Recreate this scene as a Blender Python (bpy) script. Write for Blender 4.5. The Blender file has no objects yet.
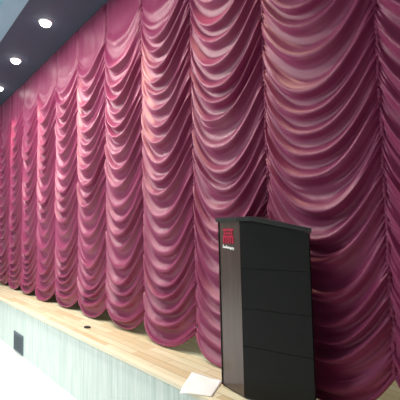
import bpy, bmesh, math, random
import numpy as np
from mathutils import Vector, Matrix
rnd = random.Random(7)
C = bpy.context.scene.collection
R = math.radians

# ------------------------------------------------------------ helpers
def obj(name, bm, mat, parent=None, smooth=False):
    me = bpy.data.meshes.new(name)
    bm.normal_update(); bm.to_mesh(me); bm.free()
    me.materials.append(mat)
    if smooth:
        for p in me.polygons: p.use_smooth = True
    o = bpy.data.objects.new(name, me); C.objects.link(o)
    if parent:
        o.parent = parent
        o.matrix_parent_inverse = Matrix.Translation(parent.location).inverted() if not parent.parent else Matrix()
    return o
def tag(o, label, cat, group=None):
    o['label'] = label; o['category'] = cat
    if group: o['group'] = group
    return o
def thing(name, loc, label, cat, group=None):
    o = bpy.data.objects.new(name, None); C.objects.link(o); o.location = loc
    return tag(o, label, cat, group)
def struct(name, bm, mat):
    o = obj(name, bm, mat); o['kind'] = 'structure'; return o
def box(bm, x0, x1, y0, y1, z0, z1):
    v = [bm.verts.new((x, y, z)) for z in (z0, z1) for x, y in ((x0, y0), (x1, y0), (x1, y1), (x0, y1))]
    for f in ((3,2,1,0),(4,5,6,7),(0,1,5,4),(1,2,6,5),(2,3,7,6),(3,0,4,7)):
        bm.faces.new([v[i] for i in f])
    return v
def prism(bm, pts, z0, z1):
    """pts counter-clockwise; z0 / z1 numbers or functions of (x, y)"""
    g0 = z0 if callable(z0) else (lambda x, y: z0)
    g1 = z1 if callable(z1) else (lambda x, y: z1)
    a = [bm.verts.new((x, y, g0(x, y))) for x, y in pts]
    b = [bm.verts.new((x, y, g1(x, y))) for x, y in pts]
    n = len(pts)
    bm.faces.new(a[::-1]); bm.faces.new(b)
    for i in range(n):
        bm.faces.new((a[i], a[(i+1) % n], b[(i+1) % n], b[i]))
def lathe(bm, prof, c, n=32, axis='z'):
    rings = []
    for r, h in prof:
        rings.append([bm.verts.new((c[0]+r*math.cos(2*math.pi*i/n), c[1]+r*math.sin(2*math.pi*i/n), c[2]+h)) for i in range(n)])
    for a, b in zip(rings, rings[1:]):
        for i in range(n):
            bm.faces.new((a[i], a[(i+1) % n], b[(i+1) % n], b[i]))
    return rings

# ------------------------------------------------------------ materials
def mat(name, col, rough=.6, metal=0, spec=.5):
    m = bpy.data.materials.new(name); m.use_nodes = True
    b = m.node_tree.nodes['Principled BSDF']
    b.inputs['Base Color'].default_value = (*col, 1)
    b.inputs['Roughness'].default_value = rough
    b.inputs['Metallic'].default_value = metal
    b.inputs['Specular IOR Level'].default_value = spec
    return m, m.node_tree, b
def noisy(name, c0, c1, scale, rough=.6, stretch=(1,1,1), spec=.5, bump=0, detail=4):
    m, nt, b = mat(name, c0, rough, 0, spec)
    tc = nt.nodes.new('ShaderNodeTexCoord'); mp = nt.nodes.new('ShaderNodeMapping')
    mp.inputs['Scale'].default_value = stretch
    n = nt.nodes.new('ShaderNodeTexNoise'); n.inputs['Scale'].default_value = scale; n.inputs['Detail'].default_value = detail
    r = nt.nodes.new('ShaderNodeValToRGB')
    r.color_ramp.elements[0].position = .3; r.color_ramp.elements[0].color = (*c0, 1)
    r.color_ramp.elements[1].position = .7; r.color_ramp.elements[1].color = (*c1, 1)
    nt.links.new(tc.outputs['Object'], mp.inputs[0]); nt.links.new(mp.outputs[0], n.inputs['Vector'])
    nt.links.new(n.outputs['Fac'], r.inputs[0]); nt.links.new(r.outputs[0], b.inputs['Base Color'])
    if bump:
        bp = nt.nodes.new('ShaderNodeBump'); bp.inputs['Strength'].default_value = bump; bp.inputs['Distance'].default_value = .004
        nt.links.new(n.outputs['Fac'], bp.inputs['Height']); nt.links.new(bp.outputs[0], b.inputs['Normal'])
    return m, nt, b

m_velvet, nt, b = noisy('curtain_satin', (.18,.017,.070), (.255,.028,.102), 220, .35, spec=.48, bump=.35)
b.inputs['Specular Tint'].default_value = (1,.74,.74,1); b.inputs['Sheen Weight'].default_value = .35
b.inputs['Sheen Roughness'].default_value = .45
b.inputs['Sheen Tint'].default_value = (.95,.42,.62,1)
m_cord, _, _ = mat('gather_cord', (.26,.035,.10), .5)
m_ceil, _, _ = noisy('stage_ceiling_paint', (.050,.070,.110), (.068,.092,.140), 60, .8, bump=.2)
m_beam, _, _ = noisy('pale_blue_ceiling_paint', (.27,.50,.62), (.32,.56,.68), 30, .75)
m_hall, _, _ = noisy('hall_ceiling_paint', (.42,.50,.46), (.46,.54,.50), 20, .8)
m_wall, _, _ = noisy('wall_plaster', (.50,.48,.44), (.56,.54,.50), 8, .85)
m_dark, _, _ = noisy('backstage_paint', (.06,.055,.05), (.09,.08,.07), 6, .9)
m_tile, _, tb = noisy('white_floor_tile', (.80,.82,.80), (.86,.87,.85), 3, .25)
m_front, nt, b = noisy('pale_veneer', (.54,.69,.64), (.80,.90,.86), 9, .45, stretch=(5,5,.22), detail=6)
# stage floor: wooden strips laid along the stage
m_wood, nt, b = mat('stage_parquet', (.6,.45,.22), .30)
tc = nt.nodes.new('ShaderNodeTexCoord'); br = nt.nodes.new('ShaderNodeTexBrick')
br.inputs['Scale'].default_value = 1; br.inputs['Brick Width'].default_value = .85; br.inputs['Row Height'].default_value = .092
br.inputs['Mortar Size'].default_value = .0025; br.inputs['Bias'].default_value = -.35
br.inputs['Color1'].default_value = (.97,.90,.64,1); br.inputs['Color2'].default_value = (.74,.53,.27,1); br.inputs['Mortar'].default_value = (.45,.32,.15,1)
mp = nt.nodes.new('ShaderNodeMapping'); mp.inputs['Scale'].default_value = (1.2,16,1)
no = nt.nodes.new('ShaderNodeTexNoise'); no.inputs['Scale'].default_value = 3; no.inputs['Detail'].default_value = 5
mx = nt.nodes.new('ShaderNodeMix'); mx.data_type = 'RGBA'; mx.blend_type = 'MULTIPLY'; mx.inputs['Factor'].default_value = .35
nt.links.new(tc.outputs['Object'], br.inputs['Vector']); nt.links.new(tc.outputs['Object'], mp.inputs[0]); nt.links.new(mp.outputs[0], no.inputs['Vector'])
nt.links.new(br.outputs['Color'], mx.inputs['A']); nt.links.new(no.outputs['Fac'], mx.inputs['B']); nt.links.new(mx.outputs['Result'], b.inputs['Base Color'])
m_nose, _, _ = noisy('edge_nosing_wood', (.88,.80,.58), (.94,.88,.66), 4, .35, stretch=(1,10,10))
m_black, _, _ = noisy('black_laminate', (.006,.007,.007), (.011,.013,.012), 90, .45, spec=.25)
m_lid, _, _ = noisy('black_lid_laminate', (.016,.018,.019), (.026,.029,.030), 60, .40)
m_panel, _, _ = noisy('brown_gloss_laminate', (.060,.036,.032), (.085,.055,.045), 7, .22, stretch=(3,3,.4), spec=.8)
m_red, _, _ = mat('red_emblem', (.48,.008,.055), .4)
m_white, _, _ = mat('white_lettering', (.95,.95,.93), .5)
m_paper, _, _ = mat('white_paper', (.97,.98,.98), .7)
m_grey, _, _ = mat('blue_grey_metal', (.085,.13,.17), .5)
m_slot, _, _ = mat('dark_slot', (.03,.045,.06), .6)
m_trim, _, _ = mat('lamp_trim', (.62,.64,.66), .35, .4)
m_metal, _, _ = mat('track_metal', (.10,.10,.13), .5, .5)
m_plug, _, _ = mat('dark_rubber', (.03,.03,.035), .6)
m_lamp = bpy.data.materials.new('lamp_glass'); m_lamp.use_nodes = True
nt = m_lamp.node_tree; nt.nodes.clear()
e = nt.nodes.new('ShaderNodeEmission'); e.inputs[0].default_value = (1,.97,.92,1); e.inputs[1].default_value = 14
o_ = nt.nodes.new('ShaderNodeOutputMaterial'); nt.links.new(e.outputs[0], o_.inputs[0])

# ------------------------------------------------------------ dimensions
ZS = .71                       # stage height
ZC = 4.888                     # ceiling over the stage
YC = 2.356                     # curtain plane
YE = 1.815                     # stage edge
W = .90                        # curtain bay width
SEAM0 = -1.121
XL, XR, YB, YN = -13.2, 3.2, 5.2, -7.5

# ------------------------------------------------------------ setting
bm = bmesh.new(); box(bm, XL, XR, YN, YE+.02, -.12, 0); struct('floor', bm, m_tile)
bm = bmesh.new(); box(bm, XL, XR, YE+.05, YB, ZS-.12, ZS); struct('stage_floor', bm, m_wood)
bm = bmesh.new(); box(bm, XL, XR, YE-.004, YE+.05, ZS-.03, ZS+.001)
struct('trim_1', bm, m_nose)
# stage front: veneer boards with narrow joints
bm = bmesh.new()
x = XL; xh0, xh1 = -6.93, -6.47
while x < XR:
    x2 = min(x+1.2, XR)
    box(bm, x, x2-.004, YE+.02, YE+.05, 0, ZS-.03); x = x2
struct('stage_front', bm, m_front)
bm = bmesh.new(); box(bm, XL, XR, 1.52, YB, ZC, ZC+.15); struct('ceiling', bm, m_ceil)
bm = bmesh.new(); box(bm, XL, XR, 1.27, 1.52, ZC-.02, ZC+.60); struct('trim_2', bm, m_beam)
bm = bmesh.new(); box(bm, XL, XR, YN, 1.27, ZC+.60, ZC+.75); struct('ceiling_hall', bm, m_hall)
bm = bmesh.new(); box(bm, XL-.15, XL, YN, YB, -.12, ZC+.75); struct('wall_left', bm, m_wall)
bm = bmesh.new(); box(bm, XR, XR+.15, YN, YB, -.12, ZC+.75); struct('wall_right', bm, m_wall)
bm = bmesh.new(); box(bm, XL, XR, YB, YB+.15, -.12, ZC+.75); struct('wall_back', bm, m_dark)
bm = bmesh.new(); box(bm, XL, XR, YN-.15, YN, -.12, ZC+.75); struct('wall_near', bm, m_wall)

# ------------------------------------------------------------ curtain
cur = thing('stage_curtain', (-5, YC, ZS), 'tall magenta Austrian puff curtain hanging in scalloped swags along the whole stage', 'curtain')
def seam_x(k): return SEAM0 - W*k
def panel(k, nu, dz):
    rs = np.random.RandomState(100+k)
    sb = (.16 if k > 0 else .25) + .03*rs.rand()
    zb = ZS+.03+sb
    top = ZC-.01
    nv = int((top-zb)/dz)
    u = np.linspace(-1, 1, nu)
    ze = np.linspace(zb, top, nv)
    Z, U = np.meshgrid(ze, u, indexing='ij')
    def levels(step, lo, hi):
        lv = [zb-.02-step*rs.rand()]
        while lv[-1] < top+.5: lv.append(lv[-1] + step*rs.uniform(lo, hi))
        return np.array(lv)
    lv = levels(.185, .68, 1.32); n = len(lv)
    smax = .39 + .03*rs.rand()
    def sm(a, b, x):
        t = np.clip((x-a)/(b-a), 0, 1); return t*t*(3-2*t)
    ztop0 = top-.42 - .06*rs.rand()
    S = sb + (smax-sb)*sm(zb, zb+.9, Z)
    S = S*(1-sm(ztop0-.25, top, Z))
    wob = np.interp(Z, lv, rs.uniform(-.09, .09, n))
    Uw = U + wob*(1-U**2)
    p = np.interp(Z, lv, rs.uniform(2.05, 2.5, n)) + .5*(1-sm(zb, zb+.5, Z))
    aU = np.abs(U)
    z = Z - S*(1-np.abs(Uw)**p)
    def ridge(f, q, pw):
        return (.5+.5*np.cos(2*np.pi*f**q))**pw
    def folds(lv, warp, q, pw, lo, hi):
        m = len(lv)
        idx = np.interp(Z+warp, lv, np.arange(m)); i0 = np.clip(np.floor(idx).astype(int), 0, m-2); fr = idx-np.floor(idx)
        near_i = np.clip(np.round(idx).astype(int), 0, m-1)
        amp = rs.uniform(lo, hi, m)
        # each ridge may fade toward one seam
        lean = rs.uniform(-.55, .55, m)
        return ridge(fr, q, pw)*amp[near_i]*np.clip(1-np.clip(lean[near_i]*U, 0, 1), 0, 1)
    f1 = folds(lv, .012*np.sin(2.3*U+k), 1.18, 2.1, .7, 1.2)
    # fine secondary ridges that fan in from the seams
    lv2 = levels(.085, .6, 1.5)
    m2 = len(lv2); i2 = np.clip(np.round(np.interp(Z, lv2, np.arange(m2))).astype(int), 0, m2-1)
    reach = rs.uniform(.05, .75, m2)[i2]; sidep = rs.choice([-.25, 0, .25], m2)[i2]
    f2 = folds(lv2, -.05*(1-aU), 1.1, 1.3, .5, 1.1)*np.clip((aU+sidep-reach)*2.2, 0, 1)
    rise = 1-sm(ztop0-.10, ztop0+.14, Z)
    env = (.046*(1-aU**3)+.022)
    near = np.exp(-((1-aU)/.07))
    d = env*rise*f1 + .013*rise*f2*(1-near*.5)
    d = d + .018*(1-U**2)*rise + .012
    ruc = np.sin(Z*2*np.pi/.045 + 1.0*np.sin(Z*9+k))
    d = d + near*.008*ruc - near*.022
    # flat head of the curtain with gentle vertical flutes
    d = d + (1-rise)*(.008*np.sin(U*4+k)+.002*np.sin(U*13+2*k))*(1-sm(top-.08, top, Z)*.6)*(1-near)
    z = z - .12*env*rise*f1*(1-aU**2)
    y = YC - d
    x = seam_x(k) - W/2 + U*W/2
    z = np.minimum(z, ZC-.004)
    return x, y, z
for k in range(-3, 14):
    if k <= 1: nu, dz = 96, .0065
    elif k <= 4: nu, dz = 72, .0075
    else: nu, dz = 48, .010
    # panel k hangs between seam k (right) and seam k+1 (left)
    x, y, z = panel(k, nu, dz)
    nv = x.shape[0]
    co = np.stack([x-cur.location.x, y-cur.location.y, z-cur.location.z], -1).reshape(-1, 3)
    ii = np.arange(nv*nu).reshape(nv, nu)
    f = np.stack([ii[:-1,:-1], ii[:-1,1:], ii[1:,1:], ii[1:,:-1]], -1).reshape(-1, 4)
    me = bpy.data.meshes.new('curtain_panel')
    me.vertices.add(len(co)); me.vertices.foreach_set('co', co.astype(np.float32).ravel())
    me.loops.add(f.size); me.loops.foreach_set('vertex_index', f.astype(np.int32).ravel())
    me.polygons.add(len(f)); me.polygons.foreach_set('loop_start', np.arange(0, f.size, 4, dtype=np.int32))
    me.update(calc_edges=True); me.materials.append(m_velvet)
    me.polygons.foreach_set('use_smooth', [True]*len(f)); me.update()
    po = bpy.data.objects.new('curtain_panel', me); C.objects.link(po); po.parent = cur
    # rolled hem along the bottom edge
    bm = bmesh.new(); r = .013; prev = None
    for j in range(0, nu):
        c = Vector(co[j]); t = Vector(co[min(j+1, nu-1)]) - Vector(co[max(j-1, 0)]); t.normalize()
        s = Vector((0, 1, 0)); n2 = t.cross(s).normalized()
        ring = [bm.verts.new(c + s*r*math.cos(a)+n2*r*math.sin(a)) for a in [i*math.pi/4 for i in range(8)]]
        if prev:
            for i in range(8): bm.faces.new((prev[i], prev[(i+1) % 8], ring[(i+1) % 8], ring[i]))
        prev = ring
    me2 = bpy.data.meshes.new('hem'); bm.to_mesh(me2); bm.free(); me2.materials.append(m_velvet)
    for p in me2.polygons: p.use_smooth = True
    h = bpy.data.objects.new('hem', me2); C.objects.link(h); h.parent = po
# ruched gathering cord on every seam
for k in range(-2, 14):
    rs = np.random.RandomState(k+40)
    bm = bmesh.new(); prev = None
    zz = ZS+.27; zt = ZC-.50
    while zz < zt:
        r = .011 + .007*abs(math.sin(zz*math.pi/.036)) + .002*rs.rand()
        cx = seam_x(k) + .004*math.sin(zz*11+k)
        ring = [bm.verts.new((cx+r*math.cos(a)-cur.location.x, YC+.004-.9*r*math.sin(a)-cur.location.y, zz-cur.location.z)) for a in [i*math.pi/4 for i in range(8)]]
        if prev:
            for i in range(8): bm.faces.new((prev[i], prev[(i+1) % 8], ring[(i+1) % 8], ring[i]))
        else: bm.faces.new(ring)
        prev = ring; zz += .008
    bm.faces.new(prev[::-1])
    me = bpy.data.meshes.new('gather_cord'); bm.normal_update(); bm.to_mesh(me); bm.free(); me.materials.append(m_velvet)
    for p in me.polygons: p.use_smooth = True
    g = bpy.data.objects.new('gather_cord', me); C.objects.link(g); g.parent = cur
bm = bmesh.new(); box(bm, XL+.1-cur.location.x, XR-.1-cur.location.x, .03, .07, ZC-.05-ZS, ZC-.002-ZS)
me = bpy.data.meshes.new('curtain_track'); bm.to_mesh(me); bm.free(); me.materials.append(m_metal)
g = bpy.data.objects.new('curtain_track', me); C.objects.link(g); g.parent = cur

# ------------------------------------------------------------ downlights
lamp_pts = [(-5.69, 1.885), (-7.30, 1.91), (-8.95, 2.02)]
lamp_lab = ['round glowing ceiling downlight, uppermost and largest of the three, nearest the lectern end',
            'round glowing ceiling downlight in the middle of the row of three',
            'round glowing ceiling downlight cut by the left picture edge, farthest of three']
off_frame = [(-4.05, 1.88), (-2.45, 1.88), (-10.55, 2.0)]
for i, (lx, ly) in enumerate(lamp_pts+off_frame):
    if i < 3:
        t = thing('downlight', (lx, ly, ZC), lamp_lab[i], 'ceiling light', 'downlights in a row over the stage')
        bm = bmesh.new()
        lathe(bm, [(.066, -.004), (.070, -.014), (.098, -.010), (.104, 0)], (0, 0, 0))
        o = obj('trim_ring', bm, m_trim, None, True); o.parent = t
        bm = bmesh.new()
        rr = lathe(bm, [(.078, -.006), (.074, -.030), (.060, -.050), (.038, -.064), (.014, -.070)], (0, 0, 0))
        bm.faces.new(rr[-1]); bm.faces.new(rr[0][::-1])
        o = obj('lamp_glass', bm, m_lamp, None, True); o.parent = t
    L = bpy.data.lights.new('downlight_beam', 'SPOT'); L.energy = [120, 125, 120, 150, 110, 10][i]
    L.spot_size = R(72); L.spot_blend = .9; L.shadow_soft_size = .05; L.color = (1, .78, .55)
    lo = bpy.data.objects.new('downlight_beam', L); C.objects.link(lo); lo.location = (lx, ly, ZC-.10)

# ------------------------------------------------------------ lectern
A, B, Cc, D, E = (-2.262,2.045), (-1.982,1.998), (-1.500,2.115), (-1.58,2.20), (-2.16,2.20)
ux, uy = Cc[0]-B[0], Cc[1]-B[1]; ul = math.hypot(ux, uy); ux /= ul; uy /= ul
def ztop(x, y):
    s = ((x-B[0])*ux+(y-B[1])*uy)/ul
    return 1.914 - max(0, s-.20)/.80*.088
lec = thing('lectern', (-1.9, 2.1, ZS), 'black and brown wooden lectern with red emblem standing on the stage', 'lectern')
def lobj(name, bm, m, par=lec, lab=None):
    for v in bm.verts: v.co -= lec.location
    me = bpy.data.meshes.new(name); bmesh.ops.recalc_face_normals(bm, faces=bm.faces)
    bm.to_mesh(me); bm.free(); me.materials.append(m)
    o = bpy.data.objects.new(name, me); C.objects.link(o); o.parent = par
    if lab: o['label'] = lab
    return o
def lerp(p, q, s): return (p[0]+(q[0]-p[0])*s, p[1]+(q[1]-p[1])*s)
M = lerp(B, Cc, .20)
# core body, with the bend of the top as an own column
bm = bmesh.new(); core = [A, B, M, Cc, D, E]
cx = sum(p[0] for p in core)/6; cy = sum(p[1] for p in core)/6
def inset(pts, d, cc=(cx, cy)):
    r = []
    for p in pts:
        L = math.hypot(p[0]-cc[0], p[1]-cc[1]); r.append((p[0]-(p[0]-cc[0])/L*d, p[1]-(p[1]-cc[1])/L*d))
    return r
Ai, Bi, Mi, Ci, Di, Ei = inset(core, .022)
prism(bm, [Ai, Bi, Mi, Di, Ei], ZS+.02, ztop); prism(bm, [Mi, Ci, Di], ZS+.02, ztop)
lobj('body', bm, m_black)
# wide black side clad in four boards with narrow grooves
nrm = (uy, -ux)
def sheet(bm, P, Q, th, z0, z1, ins=0):
    dx, dy = Q[0]-P[0], Q[1]-P[1]; L = math.hypot(dx, dy); n = (dy/L, -dx/L)
    prism(bm, [P, Q, (Q[0]-n[0]*th, Q[1]-n[1]*th), (P[0]-n[0]*th, P[1]-n[1]*th)], z0, z1)
hs = [ZS+.015, 1.06, 1.315, 1.585]
for i in range(4):
    bm = bmesh.new()
    z0 = hs[i] + (.0 if i == 0 else .0015)
    if i < 3:
        sheet(bm, B, Cc, .02, z0, hs[i+1]-.0015)
    else:
        sheet(bm, B, M, .02, z0, ztop); sheet(bm, M, Cc, .02, z0, ztop)
    lobj('side_board', bm, m_black)
# narrow front panel, brown
bm = bmesh.new(); sheet(bm, A, lerp(A, B, .985), .02, ZS+.012, ztop); fp = lobj('front_panel', bm, m_panel, lab='glossy brown narrow panel')
# far flank and back
bm = bmesh.new(); sheet(bm, E, A, .018, ZS+.012, lambda x, y: ztop(x, y)); lobj('side_panel', bm, m_black)
# plinth
bm = bmesh.new(); prism(bm, inset([A, B, Cc, D, E], .012), ZS+.001, ZS+.03); lobj('plinth', bm, m_plug)
# lid, flat at the front and sloping down to the speaker's end
out = inset([A, B, M, Cc, D, E], -.022)
Ao, Bo, Mo, Co, Do, Eo = out
mb = (lerp(Eo, Do, .35))
bm = bmesh.new()
prism(bm, [Ao, Bo, Mo, mb, Eo], lambda x, y: 1.914, lambda x, y: 1.944)
lobj('lid', bm, m_lid)
bm = bmesh.new()
def zl(x, y): return 1.914 if (abs(x-Mo[0]) < .02 or abs(x-mb[0]) < .02) else (1.826)
prism(bm, [Mo, Co, Do, mb], zl, lambda x, y: zl(x, y)+.030)
lobj('reading_slope', bm, m_lid)
# emblem and lettering on the front panel
fd = Vector((B[0]-A[0], B[1]-A[1], 0)); fl = fd.length; fd.normalize(); fn = Vector((fd.y, -fd.x, 0))
def plate(bm, s0, s1, z0, z1, th=.003, sh=0, th0=-.001):
    P = Vector((A[0], A[1], 0)); vs = []
    for d_ in (th0, th):
        for s, z in ((s0, z0), (s1, z0), (s1+sh, z1), (s0+sh, z1)):
            v = P+fd*s+fn*d_; v.z = z; vs.append(bm.verts.new(v))
    for f in ((3,2,1,0),(4,5,6,7),(0,1,5,4),(1,2,6,5),(2,3,7,6),(3,0,4,7)): bm.faces.new([vs[i] for i in f])
bm = bmesh.new()
e0, e1, ez0, ez1 = .070, .205, 1.755, 1.862
plate(bm, e0, e1, ez1-.016, ez1)                          # roof bar
plate(bm, e0+.010, e1-.010, ez1-.040, ez1-.026)
plate(bm, e0, e1, ez1-.064, ez1-.050)
for i in range(5):                                        # five uprights
    s = e0 + i*(e1-e0-.017)/4
    plate(bm, s, s+.017, ez0, ez1-.064)
plate(bm, e0+.016, e0+.032, ez1-.05, ez1-.016); plate(bm, e1-.032, e1-.016, ez1-.05, ez1-.016)
lobj('emblem', bm, m_red, fp, 'red emblem of bars')
bm = bmesh.new()
zb_, s = 1.722, .064
for i, (w_, h_, up) in enumerate([(.007,.026,1),(.010,.015,0),(.010,.015,0),(.006,.024,1),(.010,.015,0),(.010,.015,0),(.006,.015,0),(.010,.020,-1),(.010,.015,0),(.010,.020,-1)]):
    z0 = zb_-.0004*i*2 - (.007 if up == -1 else 0)
    plate(bm, s, s+w_, z0, z0+h_, .003, .003)
    plate(bm, s-.002, s+w_+.004, zb_-.0008*i+.001, zb_-.0008*i+.008, .0026, .002)
    s += w_+.0055
lobj('lettering', bm, m_white, fp, 'white script line')

# ------------------------------------------------------------ paper on the stage edge
def sheet_mesh(name, quad, z, sag, label, mtl):
    bm = bmesh.new(); n = 14; g = []
    for i in range(n+1):
        row = []
        for j in range(n+1):
            a = lerp(quad[0], quad[1], i/n); b_ = lerp(quad[3], quad[2], i/n); p = lerp(a, b_, j/n)
            dz = .004*math.sin(i*.5)*math.sin(j*.4+1)+.004
            over = max(0, YE-.004-p[1])
            row.append(bm.verts.new((p[0], p[1], z+dz-over*over*sag)))
        g.append(row)
    for i in range(n):
        for j in range(n): bm.faces.new((g[i][j], g[i+1][j], g[i+1][j+1], g[i][j+1]))
    o = obj(name, bm, mtl, None, True)
    s = o.modifiers.new('s', 'SOLIDIFY'); s.thickness = .0015; s.offset = 1
    return tag(o, label, 'paper')
sheet_mesh('paper_sheet', [(-2.606,2.036), (-2.312,2.10), (-2.15,1.85), (-2.37,1.735)], ZS+.003, 3, 'white sheet of paper on the stage edge beside the lectern', m_paper)

# ------------------------------------------------------------ hatch in the stage front
t = thing('vent_cover', (-6.68, YE+.02, .02), 'blue-grey rectangular vent cover on the pale stage front near the floor', 'vent')
bm = bmesh.new(); box(bm, -.24, .24, -.012, 0, 0, .285)
bmesh.ops.bevel(bm, geom=bm.edges[:], offset=.003, segments=1)
o = obj('cover_plate', bm, m_grey); o.parent = t
bm = bmesh.new()
for i in range(7): box(bm, -.20, .20, -.016, -.011, .035+i*.032, .050+i*.032)
o = obj('louvre', bm, m_slot); o.parent = t
# small dark plug lying on the stage
bm = bmesh.new(); box(bm, -.030, .030, -.018, .018, 0, .022); box(bm, .030, .050, -.010, .010, .004, .016)
bmesh.ops.bevel(bm, geom=bm.edges[:], offset=.003, segments=2)
o = obj('cable_plug', bm, m_plug); o.location = (-4.628, 2.04, ZS); o.rotation_euler = (0, 0, .4)
tag(o, 'tiny dark plug lying on the pale stage floor', 'plug')

# ------------------------------------------------------------ lights of the hall, and an added key light
def area(name, loc, sx, sy, en, col, rot=(0,0,0)):
    L = bpy.data.lights.new(name, 'AREA'); L.shape = 'RECTANGLE'; L.size = sx; L.size_y = sy; L.energy = en; L.color = col
    o = bpy.data.objects.new(name, L); C.objects.link(o); o.location = loc; o.rotation_euler = rot
    return o
area('added_key_light', (-6.3, .98, ZC-.05), 6.0, .25, 245, (1,.92,.86))  # added key light without a fixture, steep from above to brighten the fold crests
area('hall_lamps_middle', (-6.0, -2.4, ZC+.40), 3.0, 1.2, 330, (.86,.95,1))
area('backstage_lamp', (-1.0, 4.2, ZC-.1), 1.5, .6, 60, (1,.97,.8))
w = bpy.data.worlds.new('world'); bpy.context.scene.world = w; w.use_nodes = True
w.node_tree.nodes['Background'].inputs[0].default_value = (.5,.55,.6,1)
w.node_tree.nodes['Background'].inputs[1].default_value = .2

# ------------------------------------------------------------ camera
cam = bpy.data.cameras.new('camera'); cam.sensor_width = 36; cam.lens = 36*400/400; cam.clip_end = 100
co = bpy.data.objects.new('camera', cam); C.objects.link(co)
yaw, pit, rol = -.87905, .0694, -.02157
F = Vector((math.sin(yaw)*math.cos(pit), math.cos(yaw)*math.cos(pit), math.sin(pit)))
Rt = Vector((math.cos(yaw), -math.sin(yaw), 0)); U = Rt.cross(F)
R2 = Rt*math.cos(rol)+U*math.sin(rol); U2 = -Rt*math.sin(rol)+U*math.cos(rol)
mw = Matrix((R2, U2, -F)).transposed().to_4x4(); mw.translation = (0, 0, 1.8735)
co.matrix_world = mw
sc = bpy.context.scene; sc.camera = co
vs = sc.view_settings; sc.display_settings.display_device = 'sRGB'
vs.view_transform = 'Standard'; vs.look = 'None'; vs.exposure = 0.0; vs.gamma = 1; vs.use_curve_mapping = False
